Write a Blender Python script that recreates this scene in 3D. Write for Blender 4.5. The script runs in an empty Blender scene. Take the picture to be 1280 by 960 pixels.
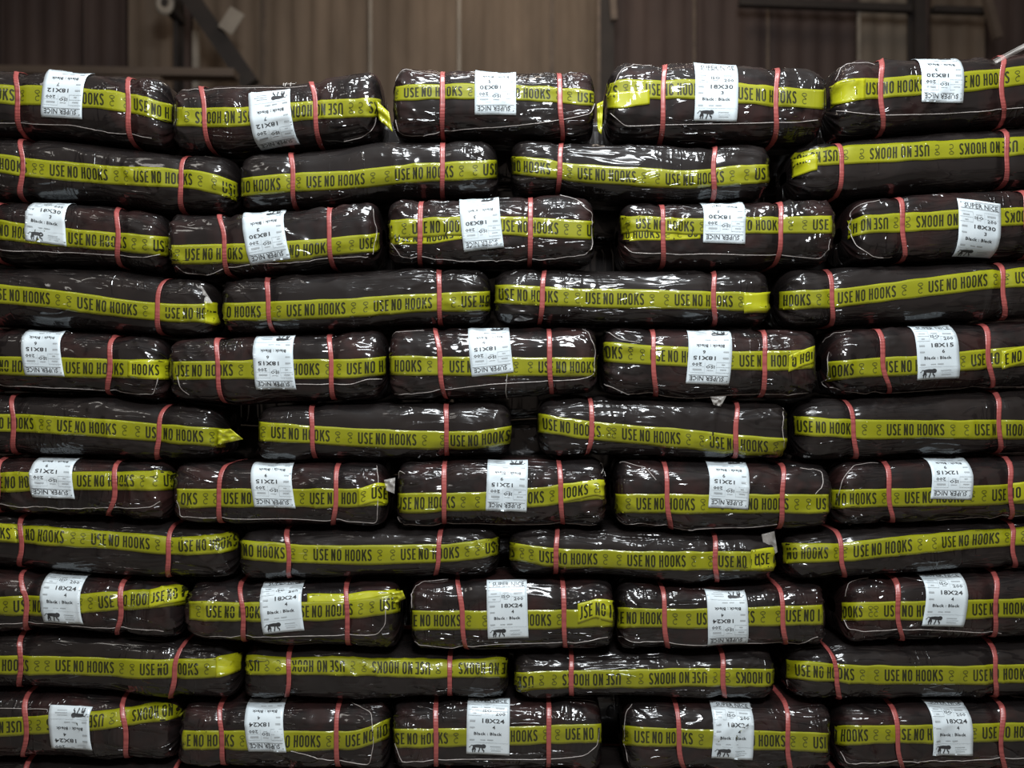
import bpy, bmesh, math, random
import numpy as np

# ------------------------------------------------------------------ camera, world, lights
SC = bpy.context.scene
COL = SC.collection
D = 2.5            # camera to the front of the stack, metres
CZ = 1.47          # camera height
K = 0.001          # tangent per photo pixel (1280 px wide, 65.2 degrees)

cam_data = bpy.data.cameras.new('camera')
cam = bpy.data.objects.new('camera', cam_data)
COL.objects.link(cam)
cam.location = (0, -D, CZ)
cam.rotation_euler = (math.pi / 2, 0, 0)
cam_data.sensor_width = 36
cam_data.lens = 36 / (2 * 0.64)
cam_data.dof.use_dof = True
cam_data.dof.focus_distance = 2.53
cam_data.dof.aperture_fstop = 1.1
SC.camera = cam

world = bpy.data.worlds.new('world')
SC.world = world
world.use_nodes = True
world.node_tree.nodes['Background'].inputs[0].default_value = (1.0, 0.82, 0.70, 1)
world.node_tree.nodes['Background'].inputs[1].default_value = 0.20

def area(name, loc, target, size, size_y, power, color):
    l = bpy.data.lights.new(name, 'AREA')
    l.shape = 'RECTANGLE'; l.size = size; l.size_y = size_y
    l.energy = power; l.color = color
    o = bpy.data.objects.new(name, l); COL.objects.link(o)
    o.location = loc
    d = np.array(target, float) - np.array(loc, float)
    import mathutils
    o.rotation_euler = mathutils.Vector(d).to_track_quat('-Z', 'Y').to_euler()
    return o

area('ceiling_lamp_front', (0.35, -2.8, 3.9), (0.1, 0, 1.25), 0.9, 0.5, 120, (0.93, 0.97, 1.0))
area('ceiling_lamp_overhead', (0.25, -1.1, 4.6), (0.2, 0.0, 1.4), 1.6, 0.6, 115, (0.92, 0.97, 1.0))
area('ceiling_lamp_side', (-2.6, -2.2, 4.4), (-0.6, 0, 1.2), 0.9, 0.5, 9, (1.0, 0.95, 0.88))
area('ceiling_lamp_back', (0.2, 2.2, 5.6), (0.2, 4.3, 3.4), 1.6, 0.5, 26, (1.0, 0.86, 0.70))

vs = SC.view_settings
vs.view_transform = 'Standard'; vs.look = 'None'; vs.gamma = 1; vs.use_curve_mapping = False
vs.exposure = 0.08

# ------------------------------------------------------------------ noise
def _hash(ix, iy, seed):
    n = (ix.astype(np.int64) * 374761393 + iy.astype(np.int64) * 668265263 + seed * 1442695041) & 0xffffffff
    n = ((n ^ (n >> 13)) * 1274126177) & 0xffffffff
    n = n ^ (n >> 16)
    return (n & 0xffff) / 65535.0

def vnoise(x, y, seed):
    ix = np.floor(x); iy = np.floor(y)
    fx = x - ix; fy = y - iy
    fx = fx * fx * fx * (fx * (fx * 6 - 15) + 10); fy = fy * fy * fy * (fy * (fy * 6 - 15) + 10)
    a = _hash(ix, iy, seed); b = _hash(ix + 1, iy, seed)
    c = _hash(ix, iy + 1, seed); d = _hash(ix + 1, iy + 1, seed)
    return (a + (b - a) * fx) * (1 - fy) + (c + (d - c) * fx) * fy

def ridge(x, y, seed):
    return 1 - np.abs(2 * vnoise(x, y, seed) - 1)

# ------------------------------------------------------------------ materials
def new_mat(name):
    m = bpy.data.materials.new(name); m.use_nodes = True
    return m, m.node_tree, m.node_tree.nodes['Principled BSDF']

def nd(nt, kind, **kw):
    n = nt.nodes.new(kind)
    for k, v in kw.items():
        setattr(n, k, v)
    return n

def math_node(nt, op, a, b=None):
    n = nd(nt, 'ShaderNodeMath', operation=op)
    for i, v in enumerate((a, b)):
        if v is None: continue
        if isinstance(v, (int, float)): n.inputs[i].default_value = v
        else: nt.links.new(v, n.inputs[i])
    return n.outputs[0]

def noise_tex(nt, vec, scale, detail=2, rough=.5, dist=0.0, stretch=None):
    if stretch:
        mp = nd(nt, 'ShaderNodeMapping')
        mp.inputs['Scale'].default_value = stretch[:3]
        if len(stretch) > 3: mp.inputs['Rotation'].default_value = (0, 0, stretch[3])
        nt.links.new(vec, mp.inputs[0]); vec = mp.outputs[0]
    n = nd(nt, 'ShaderNodeTexNoise')
    n.inputs['Scale'].default_value = scale; n.inputs['Detail'].default_value = detail
    n.inputs['Roughness'].default_value = rough; n.inputs['Distortion'].default_value = dist
    nt.links.new(vec, n.inputs['Vector'])
    return n.outputs[0]

def crinkle(nt, strength=1.0, dist=0.002):
    """creases of thin plastic film: sharp folds in patches, UVs are metres"""
    uv = nd(nt, 'ShaderNodeUVMap', uv_map='uv').outputs[0]
    def crease(scale, k, st, dist_):
        n = noise_tex(nt, uv, scale, 1, .45, dist_, st)
        a = math_node(nt, 'MULTIPLY', math_node(nt, 'ABSOLUTE', math_node(nt, 'SUBTRACT', n, .5)), k)
        a = math_node(nt, 'MAXIMUM', math_node(nt, 'SUBTRACT', 1.0, a), 0.0)
        return math_node(nt, 'POWER', a, 1.6)
    def patch(scale, lo, hi, a, b_, off=0):
        mask = noise_tex(nt, uv, scale, 1, .5, .3, (1, 1, 1, off))
        mr = nd(nt, 'ShaderNodeMapRange', interpolation_type='SMOOTHSTEP'); nt.links.new(mask, mr.inputs[0])
        mr.inputs[1].default_value = lo; mr.inputs[2].default_value = hi
        mr.inputs[3].default_value = a; mr.inputs[4].default_value = b_
        return mr.outputs[0]
    h = math_node(nt, 'MULTIPLY', crease(9, 9, (.55, 1.9, 1, .75), .6), patch(4, .44, .60, .12, 1.3))
    h2 = math_node(nt, 'MULTIPLY', crease(13, 8, (.5, 2.2, 1, -.9), .7), patch(4.5, .48, .62, 0, .9, 1.0))
    h3 = math_node(nt, 'MULTIPLY', crease(15, 8, (2.0, .45, 1, .15), .6), patch(4, .50, .64, 0, .5, 2.0))
    h = math_node(nt, 'ADD', math_node(nt, 'ADD', h, h2), h3)
    h = math_node(nt, 'ADD', h, math_node(nt, 'MULTIPLY', noise_tex(nt, uv, 7, 0, .4, .8, (.8, 1.6, 1, .3)), 2.5))
    b = nd(nt, 'ShaderNodeBump'); b.inputs['Strength'].default_value = strength
    b.inputs['Distance'].default_value = dist
    nt.links.new(h, b.inputs['Height'])
    return uv, b.outputs[0]

def film_mat(name, c1, c2, rough, coat, coat_rough, strength, dist, patch=8.0, base_spec=.25):
    m, nt, p = new_mat(name)
    uv, bump = crinkle(nt, strength, dist)
    n = noise_tex(nt, uv, patch, 3, .55, .4)
    mr = nd(nt, 'ShaderNodeMapRange'); nt.links.new(n, mr.inputs[0])
    mr.inputs[1].default_value = .45; mr.inputs[2].default_value = .7
    mix = nd(nt, 'ShaderNodeMix', data_type='RGBA')
    nt.links.new(mr.outputs[0], mix.inputs['Factor'])
    mix.inputs['A'].default_value = (*c1, 1); mix.inputs['B'].default_value = (*c2, 1)
    nt.links.new(mix.outputs['Result'], p.inputs['Base Color'])
    p.inputs['Roughness'].default_value = rough
    p.inputs['Specular IOR Level'].default_value = base_spec
    p.inputs['Coat Weight'].default_value = coat
    p.inputs['Coat Roughness'].default_value = coat_rough
    nt.links.new(bump, p.inputs['Coat Normal'])
    return m

M = {}
M['film_long'] = film_mat('black_film_long', (.0085, .0066, .0064), (.013, .0095, .0088), .6, 1, .13, 1.0, .0030, base_spec=.12)
M['film_label'] = film_mat('black_film_labelled', (.0080, .0060, .0060), (.026, .010, .009), .6, 1, .10, 1.0, .0046, base_spec=.12)
M['tape'] = film_mat('yellow_tape', (.215, .222, .004), (.26, .264, .006), .5, .8, .08, 1.0, .003)
M['tape_fold'] = film_mat('yellow_tape_doubled', (.34, .35, .008), (.40, .40, .010), .45, 1, .08, 1.0, .006)
M['ink'] = film_mat('tape_ink', (.016, .018, .004), (.03, .032, .006), .5, .8, .08, 1.0, .003)
M['faint_ink'] = film_mat('tape_ink_faint', (.06, .066, .008), (.09, .097, .01), .5, .8, .08, 1.0, .003)
M['paper'] = film_mat('label_paper', (.60, .68, .72), (.66, .73, .76), .5, .6, .2, .5, .0010, 5)
M['print'] = film_mat('label_print', (.03, .032, .035), (.06, .065, .07), .5, .5, .2, .5, .0010)
M['grey_print'] = film_mat('label_print_grey', (.36, .40, .42), (.40, .44, .46), .5, .5, .2, .5, .0010)

# strap: embossed polypropylene
m, nt, p = new_mat('pink_strap')
uv = nd(nt, 'ShaderNodeUVMap', uv_map='uv').outputs[0]
wv = nd(nt, 'ShaderNodeTexWave', wave_type='BANDS', bands_direction='Y')
wv.inputs['Scale'].default_value = 26; wv.inputs['Distortion'].default_value = .6
nt.links.new(uv, wv.inputs['Vector'])
nn = noise_tex(nt, uv, 3.5, 2)
mr = nd(nt, 'ShaderNodeMapRange'); nt.links.new(nn, mr.inputs[0])
mr.inputs[1].default_value = .45; mr.inputs[2].default_value = .6
f = math_node(nt, 'MULTIPLY', math_node(nt, 'POWER', wv.outputs[0], 3), math_node(nt, 'MULTIPLY', mr.outputs[0], .8))
mix = nd(nt, 'ShaderNodeMix', data_type='RGBA'); nt.links.new(f, mix.inputs['Factor'])
mix.inputs['A'].default_value = (.33, .075, .068, 1); mix.inputs['B'].default_value = (.20, .035, .035, 1)
nt.links.new(mix.outputs['Result'], p.inputs['Base Color'])
b = nd(nt, 'ShaderNodeBump'); b.inputs['Strength'].default_value = .5; b.inputs['Distance'].default_value = .0006
nt.links.new(wv.outputs[0], b.inputs['Height']); nt.links.new(b.outputs[0], p.inputs['Normal'])
p.inputs['Roughness'].default_value = .38; p.inputs['Coat Weight'].default_value = .4; p.inputs['Coat Roughness'].default_value = .25
M['strap'] = m

m, nt, p = new_mat('pale_piping')
p.inputs['Base Color'].default_value = (.42, .38, .36, 1); p.inputs['Roughness'].default_value = .3
M['piping'] = m
m, nt, p = new_mat('white_thread')
p.inputs['Base Color'].default_value = (.62, .58, .54, 1); p.inputs['Roughness'].default_value = .5
M['thread'] = m
m, nt, p = new_mat('clear_film')
p.inputs['Base Color'].default_value = (.75, .72, .68, 1); p.inputs['Roughness'].default_value = .15
tr = nd(nt, 'ShaderNodeBsdfTransparent'); ms = nd(nt, 'ShaderNodeMixShader'); ms.inputs[0].default_value = .26
nt.links.new(tr.outputs[0], ms.inputs[1]); nt.links.new(p.outputs[0], ms.inputs[2])
nt.links.new(ms.outputs[0], nt.nodes['Material Output'].inputs[0])
M['clear'] = m

def rough_mat(name, c1, c2, scale, rough=.7, stretch=(1, 1, 1), metal=0):
    m, nt, p = new_mat(name)
    g = nd(nt, 'ShaderNodeTexCoord').outputs['Object']
    n = noise_tex(nt, g, scale, 5, .6, .3, stretch)
    mr = nd(nt, 'ShaderNodeMapRange'); nt.links.new(n, mr.inputs[0])
    mr.inputs[1].default_value = .3; mr.inputs[2].default_value = .7
    mix = nd(nt, 'ShaderNodeMix', data_type='RGBA'); nt.links.new(mr.outputs[0], mix.inputs['Factor'])
    mix.inputs['A'].default_value = (*c1, 1); mix.inputs['B'].default_value = (*c2, 1)
    nt.links.new(mix.outputs['Result'], p.inputs['Base Color'])
    p.inputs['Roughness'].default_value = rough; p.inputs['Metallic'].default_value = metal
    return m
M['cladding'] = rough_mat('brown_cladding', (.085, .060, .040), (.150, .108, .074), 1.6, .8, (2.2, 1, .5))
M['cladding_dark'] = rough_mat('dark_brown_cladding', (.032, .019, .016), (.062, .039, .031), 1.6, .8, (2.2, 1, .5))
M['cladding_pale'] = rough_mat('pale_cladding', (.115, .090, .066), (.165, .132, .098), 1.6, .8, (2.2, 1, .5))
M['steel_dark'] = rough_mat('dark_painted_steel', (.014, .010, .008), (.024, .017, .013), 4, .8)
M['steel_pale'] = rough_mat('pale_painted_steel', (.17, .145, .115), (.26, .225, .18), 4, .6)
M['plank'] = rough_mat('weathered_plank', (.06, .042, .030), (.12, .085, .060), 3, .7, (.4, 3, 3))
M['concrete'] = rough_mat('concrete_floor', (.16, .14, .12), (.24, .215, .19), 1.5, .6)

# ------------------------------------------------------------------ mesh helpers
def empty(name, loc):
    o = bpy.data.objects.new(name, None); COL.objects.link(o); o.location = loc
    o.empty_display_size = .1
    return o

def link_mesh(name, V, F, mats, parent=None, uv=None, fmat=None, smooth=True, origin=(0, 0, 0)):
    """V world coordinates (n,3); F (m,3|4) array or list; uv (n,2) per vertex"""
    V = np.asarray(V, float) - np.asarray(origin, float)
    me = bpy.data.meshes.new(name)
    if isinstance(F, np.ndarray):
        k = F.shape[1]; nf = len(F)
        me.vertices.add(len(V)); me.vertices.foreach_set('co', V.astype(np.float32).ravel())
        me.loops.add(nf * k); me.loops.foreach_set('vertex_index', F.astype(np.int32).ravel())
        me.polygons.add(nf)
        me.polygons.foreach_set('loop_start', np.arange(0, nf * k, k, dtype=np.int32))
        if fmat is not None: me.polygons.foreach_set('material_index', np.asarray(fmat, np.int32))
        me.update(calc_edges=True); me.validate()
    else:
        me.from_pydata(V.tolist(), [], F)
    if uv is not None:
        ul = me.uv_layers.new(name='uv')
        idx = np.empty(len(me.loops), np.int32); me.loops.foreach_get('vertex_index', idx)
        ul.data.foreach_set('uv', np.asarray(uv, np.float32)[idx].ravel())
    if smooth: me.polygons.foreach_set('use_smooth', np.ones(len(me.polygons), bool))
    for mm in mats: me.materials.append(mm)
    o = bpy.data.objects.new(name, me); COL.objects.link(o)
    if parent: o.parent = parent
    return o

def grid_faces(nu, nv, closed_v=False):
    i = np.arange(nu - 1)[:, None]; j = np.arange(nv if closed_v else nv - 1)[None, :]
    j2 = (j + 1) % nv
    a = i * nv + j; b = (i + 1) * nv + j; c = (i + 1) * nv + j2; d = i * nv + j2
    return np.stack([a, b, c, d], -1).reshape(-1, 4)

def box_geo(x0, x1, y0, y1, z0, z1):
    V = [(x, y, z) for x in (x0, x1) for y in (y0, y1) for z in (z0, z1)]
    F = [(0, 1, 3, 2), (4, 6, 7, 5), (0, 4, 5, 1), (2, 3, 7, 6), (0, 2, 6, 4), (1, 5, 7, 3)]
    return V, F

# ------------------------------------------------------------------ lettering templates
def text_geo(s, bold=0.0, width=None, height=1.0, res=2):
    cu = bpy.data.curves.new('t', 'FONT'); cu.body = s; cu.offset = bold; cu.resolution_u = res
    cu.fill_mode = 'FRONT'
    o = bpy.data.objects.new('t', cu); COL.objects.link(o)
    bpy.context.view_layer.update()
    me = bpy.data.meshes.new_from_object(o.evaluated_get(bpy.context.evaluated_depsgraph_get()))
    bm = bmesh.new(); bm.from_mesh(me)
    bpy.data.objects.remove(o); bpy.data.curves.remove(cu); bpy.data.meshes.remove(me)
    bmesh.ops.triangulate(bm, faces=bm.faces[:])
    xs = [v.co.x for v in bm.verts]; ys = [v.co.y for v in bm.verts]
    x0, x1, y0, y1 = min(xs), max(xs), min(ys), max(ys)
    for v in bm.verts:
        v.co.x = (v.co.x - x0) / (x1 - x0) * (width or 1); v.co.y = (v.co.y - y0) / (y1 - y0) * height; v.co.z = 0
    return bm

def bm_cut(bm, xs, ys):
    for x in xs:
        bmesh.ops.bisect_plane(bm, geom=bm.verts[:] + bm.edges[:] + bm.faces[:], plane_co=(x, 0, 0), plane_no=(1, 0, 0))
    for y in ys:
        bmesh.ops.bisect_plane(bm, geom=bm.verts[:] + bm.edges[:] + bm.faces[:], plane_co=(0, y, 0), plane_no=(0, 1, 0))
    bmesh.ops.triangulate(bm, faces=bm.faces[:])

def bm_arrays(bm):
    bm.verts.ensure_lookup_table(); bm.verts.index_update()
    V = np.array([(v.co.x, v.co.y) for v in bm.verts])
    F = np.array([[v.index for v in f.verts] for f in bm.faces], int)
    # make every face wind the same way
    a = V[F[:, 0]]; b = V[F[:, 1]]; c = V[F[:, 2]]
    cr = (b[:, 0] - a[:, 0]) * (c[:, 1] - a[:, 1]) - (b[:, 1] - a[:, 1]) * (c[:, 0] - a[:, 0])
    F[cr < 0] = F[cr < 0][:, ::-1]
    F = F[np.abs(cr) > 1e-9]
    bm.free()
    return V, F

def stroke(pts, w):
    """flat ribbon along a polyline"""
    P = np.array(pts, float); T = np.gradient(P, axis=0); T /= np.linalg.norm(T, axis=1)[:, None] + 1e-9
    N = np.stack([-T[:, 1], T[:, 0]], 1) * w / 2
    n = len(P); V = np.concatenate([P + N, P - N])
    F = []
    for i in range(n - 1):
        F += [(i, i + n, i + n + 1), (i, i + n + 1, i + 1)]
    return V, np.array(F)

def rect(x0, x1, y0, y1):
    return np.array([(x0, y0), (x1, y0), (x1, y1), (x0, y1)], float), np.array([(0, 1, 2), (0, 2, 3)])

def merge(parts):
    Vs, Fs, Ms, k = [], [], [], 0
    for V, F, mi in parts:
        Vs.append(V); Fs.append(F + k); Ms.append(np.full(len(F), mi)); k += len(V)
    return np.concatenate(Vs), np.concatenate(Fs), np.concatenate(Ms)

# "USE NO HOOKS" 73 x 15 photo pixels, centred on y, with the hook signs on each side
def arc(cx, cy, rx, ry, a0, a1, n=7):
    a = np.radians(np.linspace(a0, a1, n)); return [(cx + rx * math.cos(t), cy + ry * math.sin(t)) for t in a]
def glyph(ch, x, w):
    """condensed bold capital, 15 tall, centred on y = 0"""
    sw = 2.05; h = 7.5; l, r = x + sw / 2, x + w - sw / 2; c = x + w / 2; t = h - .75; rx = (r - l) / 2
    if ch == 'U': return [stroke([(l, h)] + arc(c, -t + 2.2, rx, 2.2, 180, 360, 9) + [(r, h)], sw)]
    if ch == 'O': return [stroke(arc(c, t - 2.4, rx, 2.4, 0, 180, 9) + arc(c, -t + 2.4, rx, 2.4, 180, 360, 9) + [(r, t - 2.4), (r - .01, t - 2.2)], sw)]
    if ch == 'S': return [stroke(arc(c, t - 2.6, rx, 2.6, 15, 180, 8) + [(l + .3, 2.4), (c, .5), (r - .3, -1.6)] + arc(c, -t + 2.6, rx, 2.6, 0, -165, 8), sw)]
    if ch == 'E': return [stroke([(l, h), (l, -h)], sw)] + [rect(x, x + w - k, y - .8, y + .8) for y, k in ((h - .8, 0), (.2, .5), (-h + .8, 0))]
    if ch == 'H': return [rect(x, x + sw, -h, h), rect(x + w - sw, x + w, -h, h), rect(x, x + w, -.6, 1.0)]
    if ch == 'N': return [rect(x, x + sw, -h, h), rect(x + w - sw, x + w, -h, h), stroke([(x + sw * .55, h), (x + w - sw * .55, -h)], 1.6)]
    if ch == 'K': return [rect(x, x + sw, -h, h), stroke([(x + w - .9, h), (x + sw * .8, -1.6)], sw), stroke([(x + sw + .9, 1.0), (x + w - .6, -h)], sw)]
bm = bmesh.new()
for ch, a, w in (('U', 0, 6.2), ('S', 7.5, 5.2), ('E', 14, 4.6), ('N', 22.2, 5.4), ('O', 29.2, 5.6), ('H', 39.4, 5.3),
                 ('O', 46.2, 5.6), ('O', 53.2, 5.6), ('K', 60.4, 6.0), ('S', 67.5, 5.5)):
    for Vg, Fg in glyph(ch, a, w):
        vv = [bm.verts.new((p[0], p[1], 0)) for p in Vg]
        for f_ in Fg:
            try: bm.faces.new([vv[i] for i in f_])
            except ValueError: pass
bm_cut(bm, np.arange(4, 73, 4.0), (-4.5, -1.5, 1.5, 4.5))
V, F = bm_arrays(bm)
def hook_sign(cx):
    a = np.linspace(0, 2 * math.pi, 13)
    ring = stroke(np.stack([cx + 2.9 * np.cos(a), 4.6 + 1.9 * np.sin(a)], 1), .85)
    a2 = np.linspace(math.radians(60), math.radians(320), 12)
    hook = stroke(np.stack([cx + .2 + 2.6 * np.cos(a2), -4.0 + 3.0 * np.sin(a2)], 1), .85)
    neck = stroke([(cx - 1.2, 2.6), (cx + .5, .9), (cx + 2.4, -.9), (cx + 1.9, -1.6)], .85)
    return [(*ring, 1), (*hook, 1), (*neck, 1)]
TAPE_T = merge([(V, F, 0)] + hook_sign(83) + hook_sign(-10))

def label_template(size, num):
    """printing on a 1 x 1 label, y up"""
    parts = []
    def put(s, x0, x1, y0, y1, bold=.0, mi=0, res=1):
        bm = text_geo(s, bold, x1 - x0, y1 - y0, res)
        for v in bm.verts: v.co.x += x0; v.co.y += y0
        V, F = bm_arrays(bm); parts.append((V, F, mi))
    def ln(x0, x1, y0, y1, mi=1): parts.append((*rect(x0, x1, y0, y1), mi))
    put('SUPER NICE', .14, .93, .862, .940, .012)
    ln(.05, .96, .848, .854, 0); ln(.05, .96, .948, .952, 1); ln(.4, .95, .963, .972, 1)
    put('*', .05, .08, .925, .95, .01)
    for a in ((.03, .33, .795, .80), (.03, .33, .705, .71), (.03, .33, .625, .63), (.33, .336, .625, .80),
              (.60, .96, .80, .804), (.60, .96, .70, .704), (.60, .605, .63, .80), (.955, .96, .63, .80)): ln(*a)
    for a in ((.10, .25, .74, .755), (.14, .22, .655, .67), (.67, .88, .74, .765), (.40, .55, .75, .765), (.42, .52, .66, .67),
              (.07, .20, .54, .565), (.07, .19, .44, .46), (.07, .19, .235, .255), (.32, .44, .24, .252), (.48, .62, .24, .255),
              (.55, .80, .135, .145), (.55, .85, .10, .11), (.57, .80, .065, .075)): ln(*a)
    put('ISO', .37, .58, .68, .73, .014)
    put('200', .67, .90, .64, .692, .014)
    put(size, .36, .88, .525, .59, .018, res=2)
    put(num, .60, .665, .43, .485, .012, res=2)
    put('Black : Black', .17, .82, .325, .375, .02)
    ln(.03, .97, .200, .204, 1)
    # striding lion sign
    def blob(pts):
        P = np.array(pts, float); n = len(P)
        parts.append((P, np.array([(0, i, i + 1) for i in range(1, n - 1)]), 0))
    a = np.linspace(0, 2 * math.pi, 11)[:-1]
    blob(np.stack([.395 + .062 * np.cos(a), .138 + .036 * np.sin(a)], 1))
    blob([(.15, .120), (.36, .108), (.38, .165), (.27, .168), (.18, .160), (.14, .145)])
    parts.append((*stroke([(.16, .150), (.11, .152), (.085, .125), (.06, .118)], .012), 0))
    blob([(.15, .13), (.21, .12), (.20, .085), (.15, .060), (.13, .030), (.16, .030), (.12, .07)])
    for leg in ([(.19, .12), (.21, .08), (.19, .050), (.20, .032)], [(.31, .12), (.30, .075), (.28, .050), (.29, .032)],
                [(.36, .12), (.37, .085), (.41, .060), (.40, .035)]):
        parts.append((*stroke(leg, .026), 0))
    V, F, mi = merge(parts)
    # cut into horizontal bands so the print bends with the paper
    bm = bmesh.new(); vs_ = [bm.verts.new((x, y, 0)) for x, y in V]
    lay = None
    for f_, m_ in zip(F, mi):
        try:
            ff = bm.faces.new([vs_[i] for i in f_]); ff.material_index = int(m_)
        except ValueError: pass
    bm_cut(bm, (.25, .5, .75), np.arange(.05, 1, .05))
    mi = np.array([f_.material_index for f_ in bm.faces])
    bm.verts.index_update()
    V = np.array([(v.co.x, v.co.y) for v in bm.verts]); F = np.array([[v.index for v in f_.verts] for f_ in bm.faces], int)
    bm.free()
    a = V[F[:, 0]]; b = V[F[:, 1]]; c = V[F[:, 2]]
    cr = (b[:, 0] - a[:, 0]) * (c[:, 1] - a[:, 1]) - (b[:, 1] - a[:, 1]) * (c[:, 0] - a[:, 0])
    F[cr < 0] = F[cr < 0][:, ::-1]
    return V, F, mi
LT = {}

# ------------------------------------------------------------------ the stack: seams between rows, in photo pixels
B = {
 1: ((-80,172),(0,172),(120,178),(220,192),(300,193),(400,186),(480,176),(620,174),(740,178),(860,182),(1000,180),(1130,168),(1280,158),(1360,156)),
 2: ((-80,250),(0,252),(130,256),(215,268),(300,268),(400,260),(480,250),(560,250),(700,243),(760,252),(860,254),(1040,250),(1150,243),(1280,236),(1360,232)),
 3: ((-80,330),(0,332),(150,336),(215,346),(280,348),(400,340),(500,334),(600,334),(740,336),(860,338),(1000,335),(1100,330),(1280,325),(1360,323)),
 4: ((-80,408),(0,410),(130,416),(215,422),(300,420),(400,417),(480,410),(620,408),(760,408),(860,409),(1000,411),(1100,408),(1280,400),(1360,398)),
 5: ((-80,488),(0,490),(130,494),(215,503),(300,508),(400,503),(500,502),(620,500),(720,493),(860,500),(980,500),(1080,495),(1180,488),(1280,484),(1360,482)),
 6: ((-80,568),(0,569),(130,572),(215,575),(300,577),(400,576),(500,574),(620,572),(760,571),(860,574),(980,578),(1100,573),(1280,567),(1360,565)),
 7: ((-80,638),(0,640),(130,645),(215,652),(300,657),(480,658),(620,657),(760,658),(860,663),(980,664),(1100,654),(1280,648),(1360,646)),
 8: ((-80,706),(0,708),(130,718),(215,723),(300,725),(400,724),(500,722),(620,719),(760,722),(860,730),(980,727),(1100,719),(1280,708),(1360,706)),
 9: ((-80,784),(0,785),(130,788),(215,795),(300,803),(400,806),(500,812),(620,813),(720,811),(860,810),(980,806),(1100,800),(1280,795),(1360,794)),
 10: ((-80,857),(0,858),(130,864),(215,872),(300,874),(400,872),(500,871),(620,870),(760,871),(980,873),(1100,873),(1280,872),(1360,872)),
 11: ((-80,942),(0,943),(200,947),(300,957),(500,958),(760,960),(1000,962),(1100,960),(1280,960),(1360,960)),
 12: ((-80,1045),(1360,1045)),
}
NEXP = 2.9

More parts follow.
